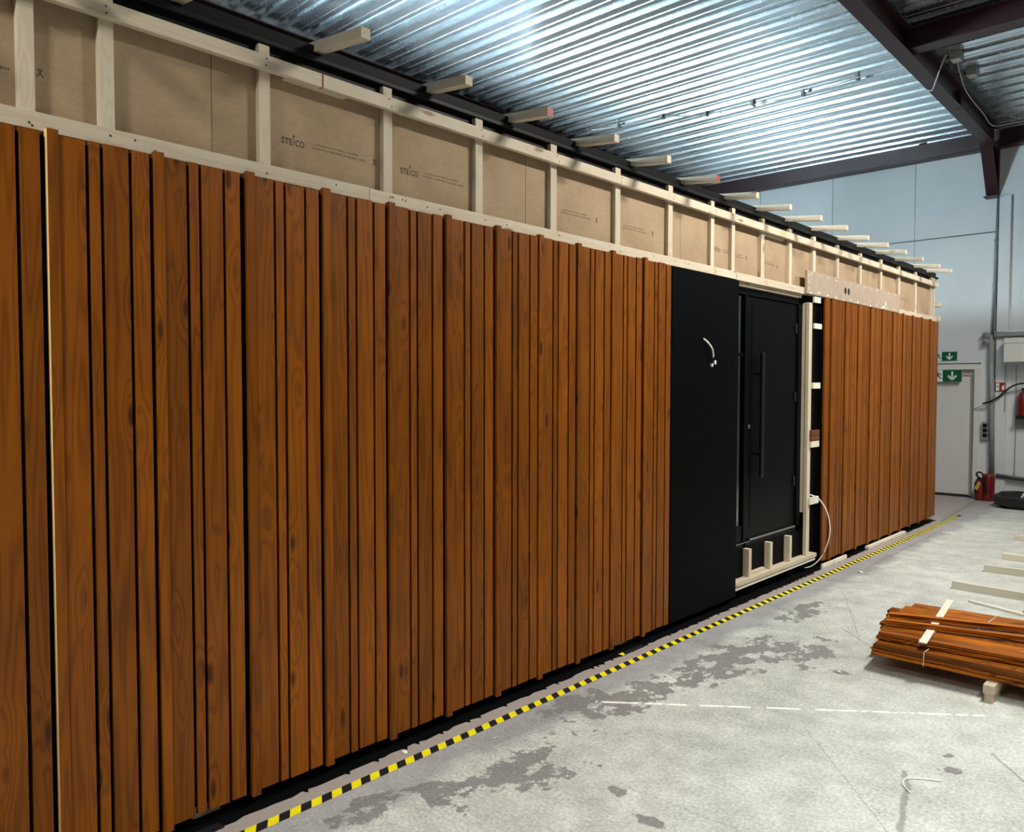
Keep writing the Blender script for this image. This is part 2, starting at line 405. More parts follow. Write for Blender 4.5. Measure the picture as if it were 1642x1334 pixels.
box('wall_front', -5.3, 5.6, -4.35, -4.2, 0, 6.1, m_wall_side, None, 0)['kind'] = 'structure'
wl = empty('wall_left', (-5.4, 5, 0)); wl['kind'] = 'structure'
box('wall_panel', -5.5, -5.35, -4.2, 14.7, 0, 3.5, m_wall, wl, 0)
box('wall_panel', -5.5, -5.35, -4.2, 14.7, 4.8, 6.1, m_wall, wl, 0)
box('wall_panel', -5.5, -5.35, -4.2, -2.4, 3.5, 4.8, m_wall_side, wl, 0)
box('wall_panel', -5.5, -5.35, 9.4, 14.7, 3.5, 4.8, m_wall, wl, 0)
win = empty('window_1', (-5.42, 3.5, 3.5)); win['kind'] = 'structure'
for k in range(7):
    y = -2.4 + k*11.8/6
    box('window_mullion', -5.46, -5.38, y-0.03, y+0.03, 3.5, 4.8, m_doorfr, win, 0)
box('window_rail', -5.46, -5.38, -2.4, 9.4, 3.5, 3.55, m_doorfr, win, 0); box('window_rail', -5.46, -5.38, -2.4, 9.4, 4.75, 4.8, m_doorfr, win, 0)

# trapezoidal roof sheets
def ceiling():
    pitch = 0.3065; prof = []; k0 = int((-4.2-8.6)/pitch)-1
    y = 8.609 + k0*pitch
    zb, zt = 5.90, 5.985
    while y < 14.75:
        n = y - 0.180
        prof += [(n, zb), (n+0.105, zb), (n+0.110, zb+0.010), (n+0.118, zb+0.010), (n+0.123, zb), (y, zb), (y+0.028, zt), (y+pitch-0.180-0.028, zt)]
        y += pitch
    bm = bmesh.new(); xs = [-5.5, -2.5, 0.2, 3.0, 5.7]; cols = []
    for x in xs: cols.append([bm.verts.new((x, a, b - 0.02*(a-8.6))) for a, b in prof])
    for A, B in zip(cols, cols[1:]):
        for i in range(len(prof)-1): bm.faces.new((A[i], A[i+1], B[i+1], B[i]))
    # roof skin above
    f = [bm.verts.new(v) for v in ((-5.5, -4.3, 6.02), (5.7, -4.3, 6.02), (5.7, 14.75, 6.02), (-5.5, 14.75, 6.02))]; bm.faces.new(f)
    for q in bm.faces: q.normal_update()
    for q in bm.faces:
        if q.normal.z > 0: q.normal_flip()
    me = bpy.data.meshes.new('ceiling'); bm.to_mesh(me); bm.free()
    o = link('ceiling', me, m_zinc); o['kind'] = 'structure'
ceiling()

def ibeam(w, h, tf=0.012, tw=0.008):
    a, b = w/2, h
    return [(-a, 0), (a, 0), (a, tf), (tw/2, tf), (tw/2, b-tf), (a, b-tf), (a, b), (-a, b), (-a, b-tf), (-tw/2, b-tf), (-tw/2, tf), (-a, tf)]
mb = empty('roof_beam', (0.0, 5, 5.6)); tag(mb, 'long dark maroon steel roof beam running along the hall towards the back wall', 'steel beam')
beam_mesh('girder', (0.08, -4.1, 5.84), (0.08, 14.10, 5.476), ibeam(0.17, 0.30), m_maroon, mb)
for yy in (7.0, 11.9): box('stiffener', 0.088, 0.155, yy, yy+0.012, 5.612-0.0257*(yy-8), 5.87-0.0257*(yy-8), m_maroon, mb, 0)
# haunch at the wall
hz = flat('haunch_web', [[(13.88, 5.60), (14.40, 5.60), (14.40, 4.83)]], 'x', 0.0, 0.01, m_maroon, mb)
beam_mesh('haunch_flange', (0.02, 13.88, 5.58), (0.02, 14.39, 4.82), [(-0.085, -0.006), (0.085, -0.006), (0.085, 0.006), (-0.085, 0.006)], m_maroon, mb, (0, 1, 0))
box('haunch_plate', -0.06, 0.10, 14.39, 14.41, 4.8, 5.6, m_maroon, mb, 0)
box('base_plate', -0.07, 0.11, 14.22, 14.41, 4.775, 4.79, m_maroon, mb, 0)

eb = empty('wall_beam', (0, 14.32, 5.53)); tag(eb, 'maroon steel edge beam across the top of the back wall', 'steel beam')
beam_mesh('channel', (-5.3, 14.32, 5.53), (5.55, 14.32, 5.53), [(-0.09, 0), (-0.09, 0.012), (0.078, 0.012), (0.078, 0.243), (-0.09, 0.243), (-0.09, 0.255), (0.09, 0.255), (0.09, 0)][::1], m_maroon, eb)
# nearer face closed so that the web reads as a plain band
box('web_face', -5.3, 5.55, 14.205, 14.218, 5.545, 5.782, m_maroon, eb, 0)
box('cleat', -1.02, -0.93, 14.19, 14.23, 5.785, 5.80, m_maroon, eb, 0.002)
tag(beam_mesh('cross_beam', (0.087, 9.78, 5.61), (5.55, 9.78, 5.61), ibeam(0.20, 0.24), m_maroon), 'short dark maroon cross beam joining the long roof beam from the right', 'steel beam')
tag(beam_mesh('side_beam', (-5.24, -4.1, 5.55), (-5.24, 14.05, 5.55), ibeam(0.18, 0.34), m_maroon), 'maroon steel beam just above the dark roof edge of the wooden building at upper left', 'steel beam')

# conduit line on clips below the roof sheets
cz = 5.822
ccl = empty('ceiling_cable', (-2, 10.6, cz)); tag(ccl, 'thin grey cable run clipped under the corrugated metal ceiling', 'cable')
cp = [(-4.6, 10.03, cz), (-4.18, 10.18, cz), (-3.46, 10.28, cz), (-2.92, 10.62, cz), (-2.22, 10.70, cz), (-1.53, 10.79, cz), (-0.78, 10.72, cz), (-0.1, 10.62, 5.80)]
tube('wire', cp, 0.008, m_lightgrey, ccl, 6)
tube('wire', [(p[0], p[1]-0.03+0.03*math.sin(i*2), p[2]-0.012) for i, p in enumerate(cp[4:])], 0.006, m_lightgrey, ccl, 6)
for p in cp[1:7]:
    k = box('clip', p[0]-0.02, p[0]+0.02, p[1]-0.05, p[1]+0.05, cz-0.02, 5.86, m_grey, ccl, 0.003)
tag(tube('hanging_cable', [(0.28, 10.65, 5.80), (0.26, 10.5, 5.60), (0.18, 10.62, 5.50), (0.06, 10.9, 5.50), (-0.06, 11.0, 5.58), (-0.12, 11.0, 5.62)], 0.007, m_lightgrey, seg=6), 'pale loop of cable drooping under the long maroon roof beam', 'cable')
tag(tube('beam_cable', [(0.32, 11.0, 5.8), (0.28, 11.6, 5.63), (0.26, 12.6, 5.60), (0.24, 13.3, 5.60), (0.4, 13.9, 5.76), (1.0, 14.0, 5.77), (2.0, 14.02, 5.80)], 0.007, m_lightgrey, seg=6), 'grey cable running along the right side of the long roof beam to the wall beam', 'cable')
for (x, y, lab) in ((0.36, 10.80, 'small grey junction box beside the roof beam, the nearer of two'), (0.38, 11.48, 'small grey junction box beside the roof beam, the farther of two')):
    b = empty('junction_box', (x, y, 5.76)); tag(b, lab, 'junction box', 'junction boxes beside the roof beam')
    box('body', x-0.06, x+0.06, y-0.08, y+0.08, 5.76, 5.86, m_grey, b, 0.006)
    box('lid', x-0.05, x+0.05, y-0.07, y+0.07, 5.752, 5.762, m_lightgrey, b, 0.002)
    tube('gland', [(x-0.06, y-0.02, 5.81), (x-0.10, y-0.02, 5.81)], 0.014, m_blackp, b, 8, False)

# ------------------------------------------------------------------ back wall fittings
d1 = empty('door_1', (-0.6, WY, 0)); d1['kind'] = 'structure'
box('frame', -1.20, -0.09, WY-0.03, WY+0.05, 2.075, 2.165, m_doorw, d1, 0.004)
box('frame', -0.175, -0.09, WY-0.03, WY+0.05, 0, 2.075, m_doorw, d1, 0.004)
box('frame', -1.20, -1.115, WY-0.03, WY+0.05, 0, 2.075, m_doorw, d1, 0.004)
box('reveal', -1.115, -0.175, WY+0.04, WY+0.14, 1.98, 2.075, m_doorfr, d1, 0.002)
box('reveal', -0.235, -0.175, WY+0.04, WY+0.14, 0, 1.98, m_doorfr, d1, 0.002)
lf = box('leaf', -1.115, -0.235, WY+0.06, WY+0.11, 0.03, 1.98, m_doorw, d1, 0.004)
tube('handle', [(-0.86, WY+0.06, 1.06), (-0.86, WY+0.0, 1.06), (-0.76, WY+0.0, 1.06)], 0.011, m_steel, lf, 8, False)
box('threshold', -1.115, -0.175, WY-0.01, WY+0.12, 0, 0.02, m_blackp, d1, 0.002)

def runner(cx, cz, s):   # running figure, facing left
    q = lambda a, b: (cx+a*s, cz+b*s)
    P = [disc(*q(-0.08, 0.40), 0.085*s)]
    P += stroke([q(-0.02, 0.30), q(0.10, -0.02)], 0.15*s) + stroke([q(-0.02, 0.26), q(-0.26, 0.16), q(-0.34, -0.02)], 0.07*s)
    P += stroke([q(0.02, 0.26), q(0.26, 0.20), q(0.34, 0.06)], 0.07*s) + stroke([q(0.08, 0.0), q(-0.12, -0.16), q(-0.02, -0.42)], 0.10*s)
    P += stroke([q(0.12, 0.0), q(0.26, -0.24), q(0.42, -0.26)], 0.10*s)
    return P
def exit_sign(x0, x1, z0, z1, y, lab):
    s = empty('exit_sign', ((x0+x1)/2, y, z0)); tag(s, lab, 'exit sign', 'green exit signs by the back door')
    box('plate', x0, x1, y-0.012, y, z0, z1, m_signw, s, 0.002)
    h = z1-z0; xm = x0 + h*1.22
    flat('green_field', [[(xm, z0), (x1, z0), (x1, z1), (xm, z1)]], 'y', y-0.012, 0.002, m_green, s)
    flat('doorway_field', [[(x0, z0), (x0+0.28*h, z0), (x0+0.28*h, z1), (x0, z1)]], 'y', y-0.012, 0.002, m_green, s)
    flat('running_figure', runner(xm-0.42*h, (z0+z1)/2, h*0.86), 'y', y-0.014, 0.001, m_green, s)
    ax = (xm+x1)/2; az = (z0+z1)/2
    flat('arrow', stroke([(ax, az+0.36*h), (ax, az-0.2*h)], 0.15*h) + stroke([(ax-0.32*h, az+0.02*h), (ax, az-0.34*h), (ax+0.32*h, az+0.02*h)], 0.15*h), 'y', y-0.014, 0.001, m_signw, s)
exit_sign(-0.84, -0.433, 2.225, 2.373, WY, 'upper green exit sign with a down arrow, on the wall above the white door')
exit_sign(-0.875, -0.355, 1.88, 2.075, WY-0.01, 'lower, larger green exit sign with a down arrow, across the top of the white door')

tag(tube('wall_wire', [(-4.5, WY-0.012, 4.262), (-1.5, WY-0.012, 4.252), (0.10, WY-0.012, 4.25)], 0.009, m_pipe, seg=6, smooth=False), 'thin grey wire running level across the upper back wall', 'wire')
box('trim_1', 0.125, 0.285, WY-0.05, WY, 0, 4.80, m_wall, None, 0.004)['kind'] = 'structure'
rp = empty('wall_conduit', (0.1, WY-0.04, 0.4)); tag(rp, 'grey vertical conduit pipe on the back wall right of the door', 'pipe')
tube('upper_pipe', [(0.105, WY-0.03, 4.78), (0.085, WY-0.03, 3.5), (0.07, WY-0.03, 2.6)], 0.02, m_pipe, rp, 10, False)
tube('lower_duct', [(0.06, WY-0.06, 2.62), (0.085, WY-0.06, 1.5), (0.112, WY-0.06, 0.42)], 0.04, m_grey, rp, 12, False)
for z in (3.4, 4.1, 1.95, 1.2): box('pipe_clip', 0.03 if z < 2.6 else 0.055, 0.15 if z < 2.6 else 0.125, WY-0.02, WY, z, z+0.03, m_pipe, rp, 0.002)
for z, lab in ((2.565, 'upper of two round grey wall sounders beside the vertical pipe'), (2.46, 'lower of two round grey wall sounders beside the vertical pipe')):
    e = empty('wall_sounder', (-0.01, WY-0.02, z)); tag(e, lab, 'sounder', 'round grey wall sounders')
    lathe('horn', [(0.03, 0), (0.05, 0.02), (0.055, 0.07), (0.046, 0.09), (0.02, 0.095)], m_grey, e, (-0.01, WY-0.02, z+0.05), 20, (math.pi/2, 0, 0))
    lathe('grille', [(0.03, 0), (0.03, 0.006), (0.012, 0.008)], m_pipe, e, (-0.01, WY-0.113, z+0.05), 16, (math.pi/2, 0, 0))
    box('bracket', 0.035, 0.08, WY-0.06, WY-0.0, z+0.035, z+0.06, m_pipe, e, 0.002)
hl = empty('strip_light', (0.7, WY-0.06, 2.6)); tag(hl, 'long slim white strip light fitting above the white cabinet', 'strip light')
tube('tube', [(0.14, WY-0.10, 2.655), (1.5, WY-0.10, 2.655)], 0.016, m_signw, hl, 12, False)
box('housing', 0.14, 1.5, WY-0.13, WY-0.02, 2.585, 2.635, m_grey, hl, 0.006)
box('end_cap', 0.11, 0.145, WY-0.135, WY-0.02, 2.58, 2.675, m_pipe, hl, 0.004)
wc = empty('wall_cabinet', (0.7, WY-0.2, 2.16)); tag(wc, 'white metal wall cabinet mounted high at the right edge of the back wall', 'cabinet')
box('body', 0.285, 1.25, WY-0.34, WY, 2.17, 2.55, m_lightgrey, wc, 0.006)
box('front_panel', 0.29, 1.245, WY-0.352, WY-0.34, 2.18, 2.46, m_doorw, wc, 0.004)
box('top_panel', 0.29, 1.245, WY-0.352, WY-0.34, 2.466, 2.545, m_doorw, wc, 0.004)
fs = empty('fire_sign', (0.2, WY-0.05, 1.72)); tag(fs, 'small red fire equipment sign with white pictograms beside the pipe', 'sign')
box('plate', 0.128, 0.272, WY-0.062, WY-0.05, 1.722, 1.868, m_signred, fs, 0.002)
flat('extinguisher_pictogram', [[(0.140, 1.735), (0.185, 1.735), (0.185, 1.855), (0.140, 1.855)]], 'y', WY-0.062, 0.001, m_signw, fs)
flat('pictogram_detail', stroke([(0.150, 1.80), (0.175, 1.80)], 0.014), 'y', WY-0.063, 0.001, m_signred, fs)
flat('flame_pictogram', [[(0.222, 1.745), (0.252, 1.75), (0.260, 1.79), (0.248, 1.835), (0.236, 1.81), (0.226, 1.82), (0.218, 1.78)]], 'y', WY-0.062, 0.001, m_signw, fs)
tag(tube('black_hose', [(-0.03, WY-0.09, 1.53), (0.06, WY-0.12, 1.56), (0.18, WY-0.12, 1.63), (0.30, WY-0.12, 1.75), (0.42, WY-0.12, 1.83), (0.60, WY-0.12, 1.85), (0.9, WY-0.1, 1.80)], 0.014, m_blackp, seg=8), 'black hose curving up across the wall towards the right edge', 'hose')
for x, z0, z1 in ((0.258, 1.40, 2.13), (0.40, 0.40, 2.13)):
    tag(tube('wall_cable', [(x, WY-0.058 if x < 0.28 else WY-0.01, z1), (x+0.012, WY-0.058 if x < 0.28 else WY-0.01, (z0+z1)/2), (x+0.006, WY-0.058 if x < 0.28 else WY-0.01, z0)], 0.006, m_grey, seg=6),
        'short thin grey cable dropping from the wall cabinet' if x < 0.3 else 'long thin grey cable running down the wall from the cabinet', 'cable')
tag(tube('thin_wall_cable', [(-0.16, WY-0.05, 1.44), (-0.02, WY-0.10, 1.50), (0.12, WY-0.11, 1.56), (0.26, WY-0.07, 1.68), (0.40, WY-0.05, 1.74), (0.6, WY-0.05, 1.76)], 0.006, m_grey, seg=6), 'thin grey cable crossing behind the pipe below the black hose', 'cable')
so = empty('socket_box', (0.0, WY, 0.95)); tag(so, 'grey wall box with three black sockets beside the pipe', 'socket')
box('body', -0.055, 0.045, WY-0.06, WY, 0.945, 1.235, m_grey, so, 0.006)
for k in range(3): box('socket', -0.03, 0.032, WY-0.072, WY-0.058, 0.995+0.077*k, 1.055+0.077*k, m_blackp, so, 0.003)
hp = empty('wall_pipe', (0.8, WY-0.06, 0.36)); tag(hp, 'grey pipe pair running low along the back wall', 'pipe')
tube('pipe', [(0.17, WY-0.09, 0.41), (0.9, WY-0.09, 0.345), (2.5, WY-0.09, 0.30)], 0.02, m_pipe, hp, 8, False)
tube('pipe', [(0.17, WY-0.05, 0.37), (0.9, WY-0.05, 0.305), (2.5, WY-0.05, 0.26)], 0.02, m_pipe, hp, 8, False)
ex = empty('wall_extinguisher', (0.52, WY-0.1, 1.32)); tag(ex, 'red fire extinguisher hung on the wall at the right edge of the picture', 'fire extinguisher')
lathe('cylinder', [(0.04, 0), (0.075, 0.01), (0.08, 0.05), (0.08, 0.30), (0.06, 0.36), (0.025, 0.39), (0.025, 0.42)], m_extred, ex, (0.53, WY-0.12, 1.33))
box('bracket', 0.44, 0.62, WY-0.20, WY-0.03, 1.30, 1.345, m_blackp, ex, 0.003)
box('valve', 0.50, 0.56, WY-0.16, WY-0.08, 1.75, 1.78, m_blackp, ex, 0.004)
tube('hose', [(0.53, WY-0.14, 1.76), (0.60, WY-0.2, 1.72), (0.62, WY-0.2, 1.5), (0.60, WY-0.2, 1.42)], 0.01, m_blackp, ex)
box('back_plate', 0.40, 0.66, WY-0.03, WY-0.005, 1.15, 1.66, m_grey, ex, 0.03)
fe = empty('floor_extinguisher', (0.08, WY-0.2, 0)); tag(fe, 'large red fire extinguisher with coiled black hose standing by the door', 'fire extinguisher')
lathe('cylinder', [(0.055, 0), (0.085, 0.004), (0.09, 0.03), (0.09, 0.38), (0.082, 0.41), (0.05, 0.425)], m_extred, fe, (0.10, WY-0.22, 0))
lathe('cylinder', [(0.05, 0), (0.07, 0.01), (0.075, 0.05), (0.073, 0.25), (0.05, 0.30), (0.02, 0.33), (0.02, 0.36)], m_extred, fe, (-0.01, WY-0.24, 0))
tube('hose', [(0.0, WY-0.25, 0.34), (-0.05, WY-0.30, 0.40), (-0.02, WY-0.33, 0.45), (0.04, WY-0.34, 0.43), (0.07, WY-0.335, 0.30), (0.09, WY-0.33, 0.12)], 0.014, m_blackp, fe)
tube('hose', [(-0.02, WY-0.28, 0.36), (-0.06, WY-0.30, 0.28), (-0.065, WY-0.29, 0.12), (-0.04, WY-0.27, 0.06)], 0.012, m_blackp, fe)
box('lever', -0.05, 0.0, WY-0.335, WY-0.32, 0.17, 0.30, m_brass, fe, 0.003, rot=(0, 0.4, 0))
tr = empty('floor_tray', (0.75, 13.6, 0)); tag(tr, 'black plastic tub with sloping sides on the floor by the back wall', 'tray')
def tray():
    bm = bmesh.new()
    x0, x1, y0, y1 = 0.30, 1.25, 13.35, 14.2
    rings = [(0.10, 0.0), (0.02, 0.05), (0.0, 0.16), (0.02, 0.19), (0.05, 0.16), (0.12, 0.03)]
    rr = []
    for ins, z in rings:
        c = 0.16; a, b, d, e = x0+ins, x1-ins, y0+ins, y1-ins
        rr.append([bm.verts.new(v) for v in ((a+c, d, z), (b-c, d, z), (b, d+c, z), (b, e-c, z), (b-c, e, z), (a+c, e, z), (a, e-c, z), (a, d+c, z))])
    for A, B in zip(rr, rr[1:]):
        for k in range(8): bm.faces.new((A[k], A[(k+1) % 8], B[(k+1) % 8], B[k]))
    bm.faces.new(rr[0]); bm.faces.new(rr[-1]); bmesh.ops.recalc_face_normals(bm, faces=bm.faces[:])
    c = Vector((0.75, 13.6, 0))
    for v in bm.verts: v.co -= c
    me = bpy.data.meshes.new('tray'); bm.to_mesh(me); bm.free(); return me
link('shell', tray(), m_blackp, tr, (0.75, 13.6, 0))
for k, x in enumerate((0.58, 0.66, 0.78)): 
    tag(tube('tool_bar', [(x, 13.75+0.03*k, 0.05), (x+0.10, 13.95, 0.28), ], 0.015, m_lightgrey if k < 2 else m_blackp, seg=8, smooth=False),
        ['leftmost pale bar leaning in the black floor tray', 'second pale bar leaning in the black floor tray', 'black bar leaning in the black floor tray'][k], 'bar', 'bars leaning in the floor tray')

# ================================================================== THE WOODEN BUILDING MODULE
mod = empty('building_module', (-1.8, 5.2, 0)); tag(mod, 'long prefabricated wooden building with brown stained vertical boards, black door panel and open pale framing', 'building')
Z0, Z1 = 0.06, 2.665
P = 0.3685
kinds = [('N', 0.000, 0.0385), ('W', 0.0405, 0.1255), ('n', 0.1385, 0.1745), ('w', 0.1875, 0.2745), ('m', 0.2875, 0.3495)]
def period(y0, n0='', upto=9.0):
    for k, a, b in kinds:
        if k == 'm' and y0 > 7: b -= 0.018   # far boards trimmed, wider joints imitate the shade on the batten sides
        if y0+a > upto: break
        j = random.uniform(-0.0008, 0.0008)
        if k == 'N':
            box('cladding_batten', -0.02, 0.006, y0+a, y0+b, Z0-0.018, Z1+0.014, m_stain, mod, 0.0012, m_raw if n0 == 'raw' else None)
        else:
            o = box('cladding_board', -0.02, 0.0, y0+a, y0+b, Z0, Z1, m_stain, mod, 0.0012); o.location.x += j; o.location.z += random.uniform(-0.003, 0.003)
for k in range(-6, 11):
    ys = 0.915 + P*k
    if k >= 0: ys = [0.915, 1.281, 1.657, 2.028, 2.396, 2.770, 3.142, 3.500, 3.865, 4.226, 4.602][k]
    period(ys, 'raw' if k == 0 else '')
for k in range(10): period(7.950 + 0.3708*k, upto=11.50)
box('cladding_board', -0.02, 0.0, 7.79, 7.90, Z0, Z1, m_stain, mod)
box('cladding_board', -0.02, 0.0, 11.545, 11.655, Z0, Z1, m_stain, mod)
box('corner_board', -0.075, -0.022, 11.63, 11.70, Z0, Z1, m_stain, mod)

# body of the module
box('wall_membrane', -0.115, -0.085, -1.4, 5.97, 0.05, 2.671, m_black, mod, 0)
box('wall_membrane', -0.115, -0.075, 7.535, 11.62, 0.05, 2.664, m_black, mod, 0)
box('wall_core', -3.60, -0.35, -1.4, 11.60, 0.10, 3.22, m_black, mod, 0)
box('floor_frame', -3.60, -0.20, -1.4, 11.60, 0.05, 0.10, m_deep, mod, 0)  # coloured near black for the shade beneath the module
box('roof_membrane', -3.66, -0.05, -1.45, 11.80, 3.25, 3.275, m_fascia, mod, 0.004)
# wood fibre panels with open butt joints
pj = [-1.4, 0.30, 1.553, 3.472, 5.20, 6.62, 7.95, 9.2, 10.45, 11.62]
for a, b in zip(pj, pj[1:]): box('fibre_panel', -0.115, -0.08, a+0.0012, b-0.0012, 2.672, 3.172, m_fibre, mod, 0.001)
# vertical battens (counter battens)
vb = [(0.24, 0.055), (0.847, 0.053), (1.109, 0.054), (1.749, 0.052), (2.408, 0.054), (3.033, 0.056), (3.665, 0.058), (4.330, 0.058), (4.985, 0.060), (5.606, 0.052), (5.948, 0.054),
      (6.479, 0.060), (7.050, 0.058), (7.592, 0.060), (8.202, 0.052), (8.85, 0.056), (9.505, 0.06), (10.14, 0.062), (10.80, 0.062), (11.479, 0.058), (11.592, 0.06)]
for i, (y, wd) in enumerate(vb):
    zt = 3.245 + random.uniform(-0.006, 0.006)
    box('upright_batten', -0.08, -0.0505, y, y+wd, 2.70, zt, m_pinez, mod)
# lower horizontal batten in lengths
for a, b, z in ((-1.4, 2.30, 2.670), (2.302, 5.623, 2.667), (5.627, 5.974, 2.666), (5.978, 6.533, 2.664), (6.537, 7.326, 2.664)):
    box('horizontal_batten', -0.0495, -0.0202, a, b, z, z+0.062, m_piney, mod)
box('horizontal_batten', -0.0495, -0.0202, 7.34, 11.66, 2.668, 2.726, m_piney, mod)
# upper horizontal batten
for a, b in ((-1.4, 2.046), (2.050, 5.90), (5.904, 9.3), (9.304, 11.70)):
    box('horizontal_batten', -0.0495, -0.0202, a, b, 3.130, 3.190, m_piney, mod)
tag(box('end_paint', -0.0492, -0.0198, 2.0405, 2.0462, 3.129, 3.191, m_red, mod, 0), 'red painted batten end')
box('splice_block', -0.0795, -0.0505, 1.87, 2.195, 3.1285, 3.172, m_piney, mod)
box('splice_block', -0.0795, -0.0505, 6.545, 6.93, 3.112, 3.15, m_piney, mod)
# fascia
prism('fascia', [(-0.13, 3.174), (-0.0805, 3.174), (-0.0805, 3.262), (-0.13, 3.262)], 'Y', -1.45, 11.80, m_fascia, mod)
prism('roof_edge', [(-0.13, 3.262), (-0.074, 3.262), (-0.074, 3.272), (-0.092, 3.276), (-0.084, 3.334), (-0.10, 3.338), (-0.13, 3.32)], 'Y', -1.45, 11.82, m_fascia, mod)
# rafters
raf = [(0.17, .24, 0), (0.80, .22, 0), (1.42, .23, 0), (2.068, .27, 0), (2.738, .205, 0), (3.353, .21, 1), (3.972, .213, 0), (4.577, .206, 0), (5.236, .21, 1), (5.90, .19, 0), (6.469, .212, 0), (7.054, .237, 0),
       (7.642, .25, 0), (8.32, .215, 0), (8.863, .229, 0), (9.46, .231, 0), (10.122, .221, 0), (10.859, .21, 0), (11.4, .21, 0)]
def rafter(y, L, red):
    bm = bmesh.new(); w2 = 0.024; h = 0.046
    zt0 = 3.345; sl = -0.11
    pts = []
    for x in (-0.40, L):
        z = zt0 + sl*(x+0.02)
        pts.append([bm.verts.new(v) for v in ((x, y-w2, z-h), (x, y+w2, z-h), (x, y+w2, z), (x, y-w2, z))])
    a, b = pts; bm.faces.new(a); bm.faces.new(list(reversed(b)))
    for i in range(4): bm.faces.new((a[i], b[i], b[(i+1) % 4], a[(i+1) % 4]))
    bmesh.ops.recalc_face_normals(bm, faces=bm.faces[:])
    c = Vector((L/2-0.2, y, 3.31))
    for v in bm.verts: v.co -= c
    me = bpy.data.meshes.new('rafter'); me.materials.append(m_pinex); me.materials.append(m_red)
    if red:
        for f in bm.faces:
            if f.normal.x > 0.9: f.material_index = 1
    bm.to_mesh(me); bm.free()
    o = link('rafter', me, None, mod, c)
    if red: o['label'] = 'pale rafter tail with red painted end'
for r in raf: rafter(*r)
# black panel left of the door
box('facade_panel', -0.012, 0.0, 4.966, 5.985, 0.055, 2.655, m_panel, mod, 0.001)
# front door
fd = box('front_door', -0.145, -0.135, 5.75, 7.445, 0.41, 2.63, m_door, mod, 0)
for (a, b, z0, z1) in ((5.75, 5.99, 0.41, 2.63), (7.36, 7.445, 0.41, 2.63), (5.75, 7.445, 2.575, 2.63), (6.275, 6.325, 0.41, 2.58), (5.75, 7.445, 0.41, 0.46)):
    box('door_frame', -0.136, -0.085, a, b, z0, z1, m_door, fd, 0.002)
box('sidelight_pane', -0.116, -0.108, 5.99, 6.275, 0.60, 2.56, m_glass, fd, 0)
box('sidelight_rail', -0.136, -0.095, 5.99, 6.275, 0.46, 0.60, m_door, fd, 0.002)
box('sidelight_rail', -0.136, -0.100, 5.99, 6.275, 2.05, 2.08, m_door, fd, 0.002)
box('leaf', -0.134, -0.100, 6.33, 7.355, 0.465, 2.57, m_door, fd, 0.003)
box('leaf_panel', -0.100, -0.0965, 6.42, 7.30, 0.56, 2.50, m_door, fd, 0.002)
box('pull_handle', -0.058, -0.034, 6.50, 6.558, 1.0, 2.09, m_darksteel, fd, 0.004)
for z in (1.2, 1.9): box('handle_bracket', -0.097, -0.05, 6.525, 6.545, z-0.008, z+0.008, m_darksteel, fd, 0.002)
lathe('lock', [(0.018, 0), (0.018, 0.008), (0.008, 0.010)], m_steel, fd, (-0.100, 6.385, 1.446), 16, (0, math.pi/2, 0))
box('weather_bar', -0.10, -0.078, 6.40, 7.33, 0.452, 0.470, m_steel, fd, 0.002)
box('weather_bar', -0.10, -0.08, 5.99, 6.40, 0.445, 0.452, m_steel, fd, 0.001)
for z in (2.30, 1.65, 0.85): box('hinge', -0.10, -0.085, 7.30, 7.335, z, z+0.09, m_blackp, fd, 0.003)
# lintel, jambs and sill framing
box('lintel_board', -0.14, -0.0505, 5.99, 7.34, 2.632, 2.664, m_piney, mod)
box('jamb_post', -0.052, -0.02, 7.447, 7.520, 0.165, 2.595, m_pinez, mod)
box('jamb_board', -0.14, -0.0525, 7.452, 7.520, 0.58, 2.595, m_pinez, mod)
box('sill_membrane', -0.20, -0.078, 5.97, 7.66, 0.10, 0.408, m_black, mod, 0.003)
for y in (6.262, 6.672, 7.080):
    box('sill_stud', -0.0775, -0.02, y, y+0.047, 0.165, 0.405, m_pinez, mod)
box('bottom_plate', -0.077, -0.002, 5.988, 7.665, 0.128, 0.165, m_piney, mod)
box('bottom_plate', -0.077, -0.012, 5.988, 7.655, 0.095, 0.127, m_whitewood, mod)
box('packer', -0.077, -0.045, 6.33, 6.62, 0.166, 0.19, m_piney, mod)
# batten stubs right of the jamb
stubs = [(7.516, 7.666, 2.600, 2.655, m_whitewood), (7.535, 7.70, 2.352, 2.402, m_whitewood), (7.52, 7.685, 1.775, 1.832, m_whitewood), (7.49, 7.683, 1.318, 1.375, m_stainy), (7.49, 7.683, 1.272, 1.314, m_stainy),
         (7.49, 7.678, 1.208, 1.265, m_whitewood), (7.485, 7.685, 0.655, 0.722, m_whitewood)]
for a, b, z0, z1, mm in stubs:
    o = box('batten_stub', -0.018, 0.002, a, b, z0, z1, mm, mod)
    if mm is m_stainy: o['label'] = 'brown stained batten stub'
